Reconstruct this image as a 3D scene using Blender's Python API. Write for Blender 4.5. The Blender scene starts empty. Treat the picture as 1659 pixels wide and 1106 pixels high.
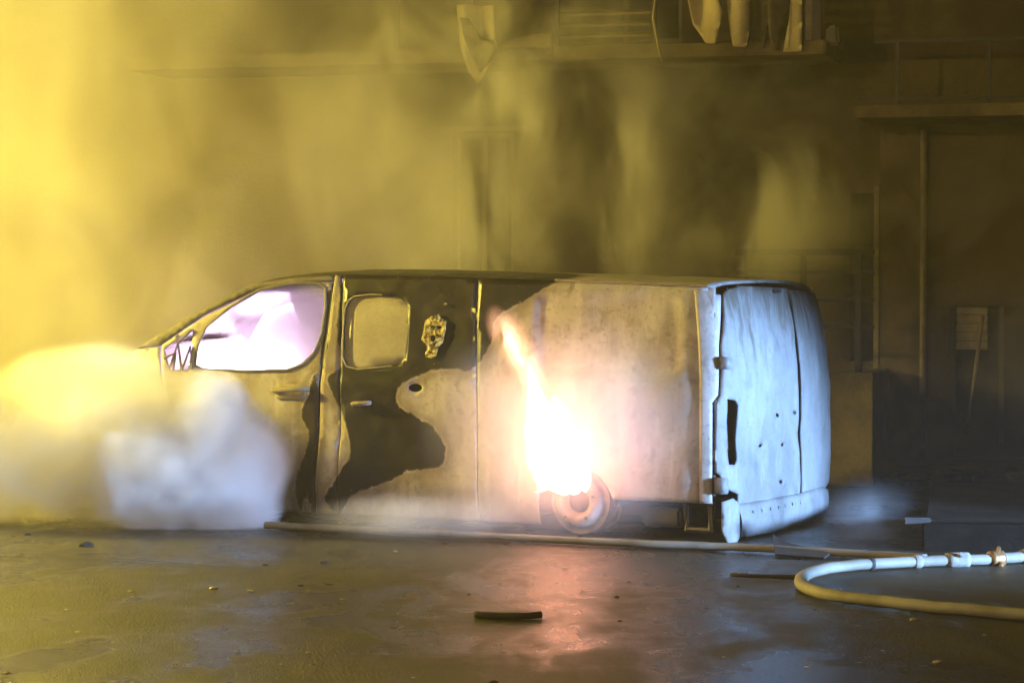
import bpy, bmesh, math, random
import numpy as np
from mathutils import Vector, Matrix, noise
from mathutils.geometry import delaunay_2d_cdt

random.seed(7)
R = math.radians
S = bpy.context.scene
COL = S.collection

# ------------------------------------------------------------------ camera, world, lamps, exposure
FPX, CX, CY, HOR, CAMH = 4000.0, 829.5, 553.0, 450.0, 1.7
PITCH = math.atan((CY - HOR) / FPX)
cd = bpy.data.cameras.new('camera'); cam = bpy.data.objects.new('camera', cd); COL.objects.link(cam)
cd.sensor_width = 36.0; cd.lens = 36.0 * FPX / 1659.0; cd.clip_start = 0.1; cd.clip_end = 1500
cam.location = (0, 0, CAMH); cam.rotation_euler = (math.pi / 2 - PITCH, 0, 0)
S.camera = cam

w = bpy.data.worlds.new('World'); S.world = w; w.use_nodes = True
nt = w.node_tree; bg = nt.nodes['Background']
sky = nt.nodes.new('ShaderNodeTexSky'); sky.sky_type = 'NISHITA'; sky.sun_disc = False
sky.sun_elevation = R(-4); sky.sun_rotation = R(200)
nt.links.new(sky.outputs[0], bg.inputs[0]); bg.inputs[1].default_value = 0.004

SODIUM, ROAD_FILL_COL = (1.0, 0.78, 0.12), (1.0, .70, .33)
COOL = (0.30, 0.54, 1.0)
P_SODIUM, P_ROAD_FILL, P_FLOOD = 5800.0, 1800.0, 25000.0

vs = S.view_settings
vs.view_transform = 'Standard'; vs.look = 'None'; vs.exposure = 0.0; vs.gamma = 1.0
vs.use_curve_mapping = False
S.display_settings.display_device = 'sRGB'
cy = S.cycles
cy.use_denoising = True
try: cy.denoiser = 'OPENIMAGEDENOISE'
except Exception: pass
cy.max_bounces = 10; cy.diffuse_bounces = 2; cy.glossy_bounces = 2; cy.transmission_bounces = 4
cy.volume_bounces = 7; cy.transparent_max_bounces = 16
cy.volume_step_rate = 1.0; cy.volume_max_steps = 96
cy.use_adaptive_sampling = True; cy.adaptive_threshold = .05; cy.adaptive_min_samples = 20; cy.time_limit = 480
cy.sample_clamp_indirect = 4.0; cy.sample_clamp_direct = 0.0
cy.caustics_reflective = False; cy.caustics_refractive = False

# ------------------------------------------------------------------ pixel helpers (metres out, photograph pixels in)
_cp, _sp = math.cos(PITCH), math.sin(PITCH)
def ray(x, y):
    u, v = (x - CX) / FPX, (y - CY) / FPX
    return Vector((u, _cp - v * _sp * 1.0, -_sp - v * _cp))
def proj(P):
    X, Y, Z = P[0], P[1], P[2] - CAMH
    d = Y * _cp - Z * _sp; up = Y * _sp + Z * _cp
    return CX + FPX * X / d, CY - FPX * up / d
def W(x, y, Y):                       # point at distance Y in front of the camera
    r = ray(x, y); return Vector((0, 0, CAMH)) + r * (Y / r.y)
def G(x, y, z=0.0):                   # point on the ground
    r = ray(x, y); return Vector((0, 0, CAMH)) + r * ((z - CAMH) / r.z)
def solve(f, x, y, a, b):             # surface parameters of the point f(a,b) seen at x,y
    for _ in range(30):
        p = proj(f(a, b)); e = 1e-4
        pa = proj(f(a + e, b)); pb = proj(f(a, b + e))
        J = ((pa[0]-p[0])/e, (pb[0]-p[0])/e, (pa[1]-p[1])/e, (pb[1]-p[1])/e)
        rx, ry = x - p[0], y - p[1]
        det = J[0]*J[3] - J[1]*J[2]
        if abs(det) < 1e-9: break
        da = (rx*J[3] - J[1]*ry)/det; db = (J[0]*ry - rx*J[2])/det
        da = max(-.4, min(.4, da)); db = max(-.4, min(.4, db))
        a += da; b += db
        if abs(rx) + abs(ry) < 0.02: break
    return (a, b)

# ------------------------------------------------------------------ object helpers
def tag(o, label=None, cat=None, group=None, kind=None):
    if label: o['label'] = label
    if cat: o['category'] = cat
    if group: o['group'] = group
    if kind: o['kind'] = kind
    return o
def empty(name, loc=(0, 0, 0), rz=0.0):
    o = bpy.data.objects.new(name, None); COL.objects.link(o)
    o.location = loc; o.rotation_euler = (0, 0, rz); o.empty_display_size = .1
    return o
def obj(name, me, mat=None, parent=None, loc=None, smooth=False):
    if isinstance(me, bmesh.types.BMesh):
        bm = me; me = bpy.data.meshes.new(name); bm.to_mesh(me); bm.free()
    if mat is not None and not me.materials: me.materials.append(mat)
    if smooth:
        for p in me.polygons: p.use_smooth = True
    o = bpy.data.objects.new(name, me); COL.objects.link(o)
    if parent is not None: o.parent = parent
    if loc is not None: o.location = loc
    return o
def pydata(name, v, f):
    me = bpy.data.meshes.new(name); me.from_pydata([tuple(p) for p in v], [], f); me.update(); return me
def recalc(me):
    bm = bmesh.new(); bm.from_mesh(me); bmesh.ops.recalc_face_normals(bm, faces=bm.faces); bm.to_mesh(me); bm.free(); return me
def box_bm(lo, hi, bevel=0.0, bm=None, jitter=0.0):
    bm = bm or bmesh.new()
    r = bmesh.ops.create_cube(bm, size=1.0)
    lo, hi = Vector(lo), Vector(hi); c = (lo + hi) / 2; d = hi - lo
    for v in r['verts']:
        v.co = Vector((v.co.x*d.x, v.co.y*d.y, v.co.z*d.z)) + c
        if jitter: v.co += Vector((random.uniform(-1,1), random.uniform(-1,1), random.uniform(-1,1)))*jitter
    if bevel:
        es = [e for e in bm.edges if all(v in r['verts'] for v in e.verts)]
        bmesh.ops.bevel(bm, geom=es, offset=bevel, segments=2, affect='EDGES')
    return bm
def tube_me(name, pts, rad, n=10, flat=1.0, closed_ends=True):
    """tube along pts; rad a number or a list; flat squashes it vertically"""
    v, f = [], []
    N = len(pts); pts = [Vector(p) for p in pts]
    for i, p in enumerate(pts):
        t = (pts[min(i+1, N-1)] - pts[max(i-1, 0)]).normalized()
        up = Vector((0, 0, 1)) if abs(t.z) < .9 else Vector((0, 1, 0))
        a = t.cross(up).normalized(); b = a.cross(t).normalized()
        r = rad[i] if isinstance(rad, (list, tuple)) else rad
        for k in range(n):
            q = 2*math.pi*k/n
            v.append(p + a*math.cos(q)*r + b*math.sin(q)*r*flat)
    for i in range(N-1):
        for k in range(n):
            f.append((i*n+k, i*n+(k+1) % n, (i+1)*n+(k+1) % n, (i+1)*n+k))
    if closed_ends:
        f.append(tuple(range(n-1, -1, -1))); f.append(tuple((N-1)*n+k for k in range(n)))
    return recalc(pydata(name, v, f))
def spline(P, n=8):
    P = [Vector(p) for p in P]; out = []
    for i in range(len(P)-1):
        p0, p1, p2, p3 = P[max(i-1, 0)], P[i], P[i+1], P[min(i+2, len(P)-1)]
        for k in range(n):
            t = k/n
            out.append(.5*((2*p1) + (p2-p0)*t + (2*p0-5*p1+4*p2-p3)*t*t + (3*p1-p0-3*p2+p3)*t**3))
    out.append(P[-1]); return out
def lathe_me(name, prof, n=40, axis='y'):
    """prof: (radius, along) pairs"""
    v, f = [], []
    for r, h in prof:
        for k in range(n):
            q = 2*math.pi*k/n
            v.append((r*math.cos(q), h, r*math.sin(q)) if axis == 'y' else (r*math.cos(q), r*math.sin(q), h))
    for i in range(len(prof)-1):
        for k in range(n):
            f.append((i*n+k, i*n+(k+1) % n, (i+1)*n+(k+1) % n, (i+1)*n+k))
    return recalc(pydata(name, v, f))

# polygons -------------------------------------------------------
def inside(P, poly):
    P = np.asarray(P); x, y = P[:, 0], P[:, 1]; poly = np.asarray(poly); c = np.zeros(len(P), bool)
    n = len(poly); j = n-1
    for i in range(n):
        xi, yi = poly[i]; xj, yj = poly[j]
        with np.errstate(divide='ignore', invalid='ignore'):
            c ^= ((yi > y) != (yj > y)) & (x < (xj-xi)*(y-yi)/((yj-yi) if yj != yi else 1e-12)+xi)
        j = i
    return c
def sdf(P, poly):
    P = np.asarray(P, float); poly = np.asarray(poly, float); d = np.full(len(P), 1e9)
    for i in range(len(poly)):
        a, b = poly[i-1], poly[i]; ab = b-a; L = (ab**2).sum() or 1e-12
        t = np.clip(((P-a) @ ab)/L, 0, 1)[:, None]
        d = np.minimum(d, np.sqrt(((P-a-t*ab)**2).sum(1)))
    return np.where(inside(P, poly), -d, d)
def dense(poly, step):
    out = []
    for i in range(len(poly)):
        a = np.array(poly[i], float); b = np.array(poly[(i+1) % len(poly)], float)
        n = max(1, int(np.linalg.norm(b-a)/step))
        for k in range(n): out.append(tuple(a+(b-a)*k/n))
    return out
def rrect(x0, y0, x1, y1, r, n=5):
    out = []
    for cx, cy_, a in ((x1-r, y1-r, 0), (x0+r, y1-r, 90), (x0+r, y0+r, 180), (x1-r, y0+r, 270)):
        for k in range(n+1):
            q = R(a+90*k/n); out.append((cx+r*math.cos(q), cy_+r*math.sin(q)))
    return out
def ell(cx, cy_, rx, ry, n=10):
    return [(cx+rx*math.cos(2*math.pi*k/n), cy_+ry*math.sin(2*math.pi*k/n)) for k in range(n)]
def panel(name, outline, holes, f, mat, parent, out=None, step=.035, thick=.007, attrs=None, buckle=.0, offset=-1):
    """sheet-metal panel: 2D outline with holes, mapped to 3D by f(a,b)"""
    polys = [dense(outline, step)] + [dense(h, step*.6) for h in holes]
    pts, edges = [], []
    for pl in polys:
        i0 = len(pts)
        pts += pl; edges += [(i0+k, i0+(k+1) % len(pl)) for k in range(len(pl))]
    o = np.array(outline); lo, hi = o.min(0), o.max(0)
    gx = np.arange(lo[0]+step*.5, hi[0], step); gy = np.arange(lo[1]+step*.5, hi[1], step)
    g = np.stack(np.meshgrid(gx, gy), -1).reshape(-1, 2)
    keep = sdf(g, outline) < -step*.35
    for h in holes: keep &= sdf(g, h) > step*.35
    pts += [tuple(p) for p in g[keep]]
    vv, _, ff, *_ = delaunay_2d_cdt([Vector(p) for p in pts], edges, [], 0, 1e-5)
    V = np.array([tuple(v) for v in vv]); F = np.array([t for t in ff if len(t) == 3])
    c = V[F].mean(1); ok = inside(c, outline)
    for h in holes: ok &= ~inside(c, h)
    F = F[ok]
    bdir = Vector((out[0], out[1], out[2])).normalized() if out is not None else Vector((0, 1, 0))
    P3 = []
    for a, b in V:
        p = f(a, b)
        if buckle:
            p = p + bdir*buckle*(noise.noise(Vector((p.x*2.3, p.y*2, p.z*2.7))) + .5*noise.noise(p*6.1))
        P3.append(p)
    if out is not None and len(F):
        a, b, c3 = (P3[i] for i in F[len(F)//2])
        if (b-a).cross(c3-a).dot(Vector(out)) < 0: F = F[:, ::-1]
    me = pydata(name, P3, [tuple(int(i) for i in t) for t in F])
    for an, fn in (attrs or {}).items():
        at = me.attributes.new(an, 'FLOAT', 'POINT'); at.data.foreach_set('value', np.asarray(fn(V), np.float32))
    o_ = obj(name, me, mat, parent, smooth=True)
    if thick:
        m = o_.modifiers.new('thickness', 'SOLIDIFY'); m.thickness = thick; m.offset = offset; m.use_even_offset = False
    return o_

# ------------------------------------------------------------------ materials
class NT:
    def __init__(s, name, vol=False):
        s.m = bpy.data.materials.new(name); s.m.use_nodes = True; s.t = s.m.node_tree
        s.out = s.t.nodes['Material Output']; s.b = s.t.nodes.get('Principled BSDF')
        if vol: s.t.nodes.remove(s.b); s.b = None
    def n(s, typ, **kw):
        nd = s.t.nodes.new('ShaderNode'+typ)
        for k, v in kw.items(): setattr(nd, k, v)
        return nd
    def put(s, sock, v):
        if isinstance(v, bpy.types.NodeSocket): s.t.links.new(v, sock)
        elif v is not None: sock.default_value = v
    def math(s, op, a, b=None, c=None, clamp=False):
        nd = s.n('Math', operation=op, use_clamp=clamp)
        for i, v in enumerate((a, b, c)):
            if v is not None: s.put(nd.inputs[i], v)
        return nd.outputs[0]
    def ss(s, v, a, b, lo=0.0, hi=1.0):
        nd = s.n('MapRange', interpolation_type='SMOOTHSTEP')
        s.put(nd.inputs[0], v); nd.inputs[1].default_value = a; nd.inputs[2].default_value = b
        nd.inputs[3].default_value = lo; nd.inputs[4].default_value = hi
        return nd.outputs[0]
    def lin(s, v, a, b, lo=0.0, hi=1.0):
        nd = s.n('MapRange'); s.put(nd.inputs[0], v)
        for i, q in enumerate((a, b, lo, hi)): nd.inputs[1+i].default_value = q
        return nd.outputs[0]
    def mix(s, fac, a, b, mode='MIX'):
        nd = s.n('Mix', data_type='RGBA', blend_type=mode)
        s.put(nd.inputs[0], fac)
        for i, v in ((6, a), (7, b)):
            s.put(nd.inputs[i], v if isinstance(v, bpy.types.NodeSocket) else (*v[:3], 1))
        return nd.outputs[2]
    def coord(s, kind='Object'): return s.n('TexCoord').outputs[kind]
    def pos(s): return s.n('NewGeometry').outputs['Position']
    def vm(s, v, scale=(1, 1, 1), loc=(0, 0, 0)):
        nd = s.n('Mapping'); s.put(nd.inputs[0], v); nd.inputs[1].default_value = loc; nd.inputs[3].default_value = scale
        return nd.outputs[0]
    def noise(s, v, scale, detail=3, rough=.55, dist=0.0, out='Fac'):
        nd = s.n('TexNoise'); s.put(nd.inputs['Vector'], v); nd.inputs['Scale'].default_value = scale
        nd.inputs['Detail'].default_value = detail; nd.inputs['Roughness'].default_value = rough
        nd.inputs['Distortion'].default_value = dist
        return nd.outputs[out]
    def attr(s, name):
        nd = s.n('Attribute'); nd.attribute_name = name; return nd.outputs['Fac']
    def bump(s, h, strength=.3, dist=.02):
        nd = s.n('Bump'); s.put(nd.inputs['Height'], h); nd.inputs['Strength'].default_value = strength
        nd.inputs['Distance'].default_value = dist; s.t.links.new(nd.outputs[0], s.b.inputs['Normal'])
    def set(s, base=None, rough=None, metal=None, spec=None):
        for k, v in (('Base Color', base), ('Roughness', rough), ('Metallic', metal), ('Specular IOR Level', spec)):
            if v is not None:
                if k == 'Base Color' and not isinstance(v, bpy.types.NodeSocket): v = (*v[:3], 1)
                s.put(s.b.inputs[k], v)
        return s.m
def simple(name, a, b=None, rough=.7, metal=0.0, scale=6, bump=.15, spec=None):
    m = NT(name); c = m.coord(); nz = m.noise(c, scale, 4)
    b = b or tuple(x*.55 for x in a)
    fine = m.noise(c, scale*9, 3)
    col = m.mix(m.ss(nz, .3, .7), a, b); col = m.mix(m.lin(fine, .3, .7, 0, .35), col, tuple(x*.5 for x in a))
    if bump: m.bump(m.math('ADD', nz, m.math('MULTIPLY', fine, .4)), bump, .02)
    return m.set(col, m.lin(fine, .3, .7, rough-.1, min(1, rough+.1)), metal, spec)

def burnt_body(name, light=(.47, .435, .40), mid=(.31, .27, .23), paint=True, rust=.5, soot=False):
    """scorched body metal: pale ash and oxide, with what is left of the black paint"""
    m = NT(name); c = m.coord()
    big = m.noise(c, 1.7, 5, .6, .4); streak = m.noise(m.vm(c, (3.5, 3.5, .8)), 2.2, 5, .65, .3); fine = m.noise(c, 38, 4, .6)
    med = m.noise(c, 7.5, 5, .62, .5)
    col = m.mix(m.ss(big, .35, .68), light, mid)
    col = m.mix(m.ss(streak, .45, .72, 0, .65), col, tuple(x*1.25+.01 for x in light))
    col = m.mix(m.ss(med, .54, .74, 0, rust), col, (.20, .115, .065))
    col = m.mix(m.ss(med, .30, .44, .45, 0), col, (.13, .115, .105))
    col = m.mix(m.ss(fine, .55, .75, 0, .5), col, (.10, .085, .075))
    if soot:      # soot runs from the top of the doors, thinning downwards
        sx = m.n('SeparateXYZ'); m.put(sx.inputs[0], c); run = m.noise(m.vm(c, (5, 5, .9)), 2.6, 5, .65, .5)
        g = m.math('ADD', m.math('MULTIPLY', run, 1.5), m.lin(sx.outputs['Z'], .7, 1.66, -.62, .12))
        col = m.mix(m.ss(g, .52, .95, 0, .85), col, (.12, .095, .065))
        vein = m.noise(c, 9, 5, .7, 1.4)
        col = m.mix(m.math('MULTIPLY', m.ss(m.math('ABSOLUTE', m.math('SUBTRACT', vein, .5)), .0, .025, 1, 0), m.ss(big, .45, .6, 0, .6)), col, (.16, .14, .12))
    rough = m.lin(med, .3, .7, .55, .85)
    h = m.math('ADD', m.math('MULTIPLY', med, .7), m.math('MULTIPLY', fine, .35))
    if paint:
        d = m.attr('paint')
        wob = m.math('MULTIPLY', m.math('SUBTRACT', m.noise(c, 15, 7, .78), .5), .075)
        d = m.math('ADD', d, wob)
        mask = m.ss(d, -.010, .007, 1, 0)
        scorch = m.math('MULTIPLY', m.ss(m.math('ADD', d, m.math('MULTIPLY', m.math('SUBTRACT', med, .5), .25)), .0, .13, 1, 0), .7)
        col = m.mix(scorch, col, (.17, .125, .085))
        rim = m.math('MULTIPLY', m.math('MULTIPLY', m.ss(d, -.004, .003), m.ss(d, .006, .018, 1, 0)), m.ss(streak, .42, .6))
        col = m.mix(m.math('MULTIPLY', rim, .4), col, (.60, .54, .44))
        spots = m.math('MULTIPLY', m.ss(m.noise(c, 55, 3, .6), .66, .72), m.ss(d, -.12, .0, 0, 1))
        bl = m.mix(m.ss(big, .4, .65), (.010, .008, .007), (.028, .021, .017))
        col = m.mix(mask, col, m.mix(m.math('MULTIPLY', spots, .8), bl, (.30, .25, .19)))
        rough = m.math('ADD', m.math('MULTIPLY', m.math('SUBTRACT', 1.0, mask), rough), m.math('MULTIPLY', mask, m.lin(med, .3, .7, .28, .5)))
        h = m.math('ADD', h, m.math('MULTIPLY', mask, .5))
    m.bump(h, .35, .012)
    return m.set(col, rough, 0.0, .35)

# ------------------------------------------------------------------ the ground
def mat_road():
    m = NT('wet_asphalt'); p = m.pos()
    big = m.noise(p, .55, 4, .55, .3); med = m.noise(m.vm(p, (1, .45, 1)), 2.6, 5, .6, .3); fine = m.noise(p, 55, 3, .6); grit = m.noise(p, 160, 2, .5)
    wet = m.ss(m.math('ADD', m.math('MULTIPLY', big, .6), m.math('MULTIPLY', med, .5)), .44, .66)
    col = m.mix(m.ss(fine, .35, .7), (.030, .025, .015), (.062, .051, .030))
    col = m.mix(m.math('MULTIPLY', wet, .55), col, (.014, .012, .010))
    rough = m.math('ADD', m.lin(wet, 0, 1, .48, .14), m.math('MULTIPLY', fine, .12))
    h = m.math('ADD', m.math('MULTIPLY', m.math('ADD', fine, m.math('MULTIPLY', grit, .6)), m.lin(wet, 0, 1, 1.0, .55)), m.math('MULTIPLY', med, 1.2))
    m.bump(h, .8, .016)
    return m.set(col, rough, 0, .5)
ROAD = mat_road()
v, f = [], []
# finer near the van, reaching the horizon
xs = sorted(set([-400, -120, -40, -15] + [x*.5-8 for x in range(33)] + [15, 40, 120, 400]))
ys = sorted(set([-100, -20, 0, 5, 9] + [10+y*.5 for y in range(25)] + [30, 60, 150, 500]))
def gz(x, y): return .012*noise.noise(Vector((x*.6, y*.6, 0))) if (abs(x) < 8.1 and 9 < y < 22.5) else 0
for y in ys:
    for x in xs: v.append((x, y, gz(x, y)-.004))
n = len(xs)
for j in range(len(ys)-1):
    for i in range(n-1): f.append((j*n+i, j*n+i+1, (j+1)*n+i+1, (j+1)*n+i))
ground = tag(obj('road', pydata('road', v, f), ROAD, smooth=True), 'wet dark asphalt road littered with fragments', 'road', kind='structure')

TAR = simple('tar_joint', (.006, .005, .004), (.010, .008, .007), .6, scale=30)
pj = spline([G(x, y) for x, y in ((-60,897),(40,899),(120,903),(220,909),(330,918),(430,926))], 6)
vj = [p+Vector((0, k*.014*(1+.5*noise.noise(Vector((i*.7, k, 0)))), .009)) for i, p in enumerate(pj) for k in (-1, 1)]
obj('tar_joint', pydata('tar_joint', vj, [(2*i, 2*i+1, 2*i+3, 2*i+2) for i in range(len(pj)-1)]), TAR, ground)

# ------------------------------------------------------------------ raised pavement on the right
STONE = simple('kerb_stone', (.016, .014, .012), (.008, .007, .006), .9, scale=5, bump=.4, spec=.05)
PAVE = simple('pavement_concrete', (.06, .05, .042), (.03, .025, .021), .9, scale=3, bump=.4, spec=.08)
K0 = Vector((2.56, 15.35, 0)); KD = Vector((math.cos(R(9)), -math.sin(R(9)), 0)); KN = Vector((math.sin(R(9)), math.cos(R(9)), 0))
pv = [K0+KN*.19+KD*.02, K0+KD*14+KN*.19, K0+KD*14+KN*12, K0+KD*.3+KN*12]
me = pydata('pavement', [p+Vector((0, 0, .158)) for p in pv]+[p+Vector((0, 0, -.2)) for p in pv],
            [(0, 1, 2, 3), (4, 7, 6, 5), (0, 4, 5, 1), (1, 5, 6, 2), (2, 6, 7, 3), (3, 7, 4, 0)])
pave = tag(obj('pavement', recalc(me), PAVE), 'raised pavement between the kerb and the building', 'pavement', kind='structure')
kb = box_bm((0, 0, -.15), (.985, .185, .17), .012, jitter=.004)
kme = bpy.data.meshes.new('kerb_stone'); kb.to_mesh(kme); kb.free(); kme.materials.append(STONE)
for i in range(8):
    o = obj('kerb_stone', kme, None, pave); o.location = K0+KD*i*1.0+KN*random.uniform(-.006, .006)
    o.rotation_euler = (random.uniform(-.01, .01), random.uniform(-.008, .008), -R(9)+random.uniform(-.006, .006))

# ------------------------------------------------------------------ the van
TH = R(28)
EX = Vector((math.cos(TH), -math.sin(TH), 0)); EY = Vector((math.sin(TH), math.cos(TH), 0))
ORG = G(1170, 880)
WID = 2.0
def loc(s, ww, z): return Vector((-s, ww, z))
def world(p): return ORG + EX*p.x + EY*p.y + Vector((0, 0, p.z))
def yoff(s, z):
    o = 0.0
    if z > .98: o += .11*((z-.98)/.75)**1.6 + .010*min(1, (z-.98)/.02)
    if z < .30: o += .06*((.30-z)/.25)**1.5
    if s < .30: o += .10*((.30-s)/.30)**2
    if s > 4.1: o += .16*((s-4.1)/1.1)**2
    return o
STAMP = None
def side(s, z):
    o = yoff(s, z)
    if STAMP is not None:
        d = float(sdf([(s, z)], STAMP)[0]); t = max(0., min(1., (-d)/.035)); o += .018*t*t*(3-2*t)
    return loc(s, o, z)
def side_far(s, z): return loc(s, WID-yoff(s, z), z)
def S2(x, y, s=2., z=1.): return solve(lambda a, b: world(loc(a, yoff(a, b), b)), x, y, s, z)
def SP(pts): return [S2(*p) for p in pts]
# rear face: plan curve from the near corner round to the far corner
def rear_curve():
    out = [(.16, .0)]; r = .16
    for k in range(1, 9):
        q = R(90*k/8*.86); out.append((.16-r*math.sin(q), r-r*math.cos(q)))
    s0, w0 = out[-1]
    for k in range(1, 21):
        w1 = WID-.055; ww = w0+(w1-w0)*k/20; t = 2*k/20-1
        out.append((s0-.06*(1-t*t), ww))
    n0 = len(out)
    rf = .07
    for k in range(7, -1, -1):
        q = R(90*k/8*.86); out.append((s0+rf*math.sin(R(77.4))-rf*math.sin(q), WID-rf+rf*math.cos(q)))
    return np.array(out)
RC = rear_curve(); RL = np.concatenate([[0], np.cumsum(np.sqrt((np.diff(RC, axis=0)**2).sum(1)))])
RTOT = RL[-1]
def rear(a, z):
    s = float(np.interp(a, RL, RC[:, 0])); ww = float(np.interp(a, RL, RC[:, 1]))
    if a < 0: s -= a
    lean = .09*max(0, (z-.85)/.8)**2
    k = yoff(1.0, z)*(1-2*ww/WID)
    return loc(s+lean, ww+k+ .10*((.14/.30)**2)*0, z)
def R2(x, y): return solve(lambda a, b: world(rear(a, b)), x, y, .6, .9)
def RP(pts): return [R2(*p) for p in pts]

PAINT_PX = [
 [(552,436),(700,440),(908,452),(880,468),(845,490),(815,505),(800,520),(795,555),(783,580),(760,602),(740,598),(722,596),(700,600),
  (670,612),(648,625),(640,648),(648,660),(680,678),(700,690),(712,705),(723,725),(720,750),(705,758),(660,762),(640,775),(600,790),
  (572,800),(548,835),(522,808),(545,775),(568,738),(567,715),(550,660),(528,612),(545,600),(556,590),(548,560),(546,520),(550,480)],
 [(513,598),(519,640),(515,720),(513,838),(505,830),(495,795),(488,838),(477,795),(482,760),(495,735),(501,700),(490,680),(487,665),(500,640),(505,615)],
 [(529,470),(541,470),(530,560),(524,600),(518,590)],  # dark of the door gap, put in with the black paint
]
PAINT = [SP(p) for p in PAINT_PX]
def paint_attr(V):
    d = np.full(len(V), 9.)
    for p in PAINT: d = np.minimum(d, sdf(V, p))
    return np.clip(d, -1, 1)
BODY = burnt_body('burnt_van_body'); REAR = burnt_body('ash_white_rear_metal', (.255, .252, .25), (.19, .185, .18), paint=False, rust=.3, soot=True)
DARKM = simple('charred_metal', (.05, .043, .038), (.022, .019, .017), .75, scale=9)
SOOT = simple('sooty_pillar_metal', (.17, .145, .12), (.09, .075, .06), .7, scale=7)
ALLOY = simple('burnt_steel_wheel', (.36, .31, .27), (.2, .15, .11), .6, scale=14, bump=.3)

van = empty('burning_van', ORG, -TH)
tag(van, 'burnt-out panel van with scorched grey sides and patches of black paint', 'van')

# outlines in (s, z)
gap = 4
roof_px = [(1163,466),(1040,461),(900,456),(700,449),(552,446)]
bot = .055
def zbot(s): return bot
# rear quarter
q_top = SP([(1160,466),(1040,461),(900,456),(775.5,452)])
qs0 = q_top[0][0]; qs1 = q_top[-1][0]
WC = S2(935, 825); WS, WZ, WR = WC[0], .17, .285
arch = []
for k in range(13):
    a = R(8+164*k/12); arch.append((WS-WR*math.cos(a), WZ+WR*math.sin(a)))
rear_bot = .25
qs1b = S2(774.5, 700)[0]
quarter = q_top + [(qs1b, .9), (qs1b, bot)] + [(WS+WR, bot)] + arch[::-1] + [(WS-WR, rear_bot)] + [(.17, rear_bot)] + SP([(1160,640)])
STAMP = SP([(872,478),(1092,482),(1104,492),(1106,590),(1098,606),(1080,612),(880,608),(870,596),(866,500)])
o = panel('rear_quarter_panel', quarter, [], side, BODY, van, (0, -1, 0), attrs={'paint': paint_attr}, buckle=.012)
STAMP = None
# recessed frame lip round the blank window pressing
# sliding door
sd_top = SP([(772,452),(700,449),(556,446)]); sdf_s = SP([(556,470),(552,600),(552,700),(552,840)])
sb = S2(772, 700)[0]
sliding = sd_top + [sdf_s[0], sdf_s[1], sdf_s[2], (sdf_s[3][0], bot)] + [(sb, bot), (sb, .9)]
win_px = [(575,481),(600,478),(642,480),(655,486),(661,498),(659,540),(655,580),(648,590),(610,594),(580,597),(562,592),(556,578),(557,540),(560,500),(566,487)]
winh = SP(win_px); oval = SP([(x, y) for x, y in ell(673, 628, 11, 7)])
slid = panel('sliding_door', sliding, [winh, oval], side, BODY, van, (0, -1, 0), attrs={'paint': paint_attr}, buckle=.010)
SGLASS = simple('smoke_haze_glass', (.50, .45, .34), (.38, .34, .25), .45, scale=5, bump=.06)  # tan haze seen through the opening, put into the pane colour
cw = np.array(winh).mean(0)
panel('window_pane', [tuple(cw+(np.array(p)-cw)*1.06) for p in winh], [], lambda a, b: side(a, b)+Vector((0, .018, 0)), SGLASS, slid, (0, -1, 0), step=.08, thick=.006)
def ring(name, poly, wid, f, mat, parent, th=.004, lift=-.003, step=.04):
    c = np.array(poly).mean(0); outer = []
    for p in poly:
        d = np.array(p)-c; L = np.linalg.norm(d); outer.append(tuple(c+d*(L+wid)/L))
    return panel(name, outer, [poly], lambda a, b: f(a, b)+Vector((0, lift, 0)), mat, parent, (0, -1, 0), step=step, thick=th)
SEAL = simple('ash_window_seal', (.36, .31, .22), (.24, .2, .14), .8, scale=12)
ring('window_seal', winh, .012, side, SEAL, slid)
# B pillar
bp = SP([(552,446),(543,446)]) + SP([(533,520),(521,610),(518,700),(514,838)]); bp[-1] = (bp[-1][0], bot)
bpo = bp + [(sdf_s[3][0]+.008, bot)] + [(p[0]+.008, p[1]) for p in sdf_s[2::-1]]
panel('b_pillar', bpo, [], side, BODY, van, (0, -1, 0), attrs={'paint': paint_attr}, buckle=.004)
# front door
fd_rear = SP([(538,458),(530,520),(518,610),(515,700),(511,838)]); fd_rear[-1] = (fd_rear[-1][0], bot)
fd_top = SP([(480,461),(413,473),(331,513),(262,559)])
fs = 4.28
fd = fd_rear[::-1] + fd_top + [(fs+.12, .98), (fs-.05, .55), (fs-.14, bot)]
fwin = SP([(330,596),(318,590),(322,560),(336,530),(372,500),(420,472),(470,461),(515,460),(526,468),(526,500),(520,540),(508,570),(490,588),(465,597),(400,599)])
qwin = SP([(266,566),(312,532),(312,560),(305,598),(276,600)])
fdoor = panel('front_door', fd, [fwin, qwin], side, BODY, van, (0, -1, 0), attrs={'paint': paint_attr}, buckle=.008)
ring('window_frame', fwin, .022, side, SOOT, fdoor, lift=-.006)
# triangular mirror bracket left in the quarter light
for pts in ([(276,598),(290,556),(296,600)], [(290,556),(312,534)], [(296,600),(310,562),(312,598)], [(268,580),(286,572),(282,600)]):
    obj('mirror_bracket', tube_me('mirror_bracket', [loc(a, -.012+yoff(a, b), b) for a, b in SP(pts)], .012, 6), SOOT, fdoor)
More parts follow.
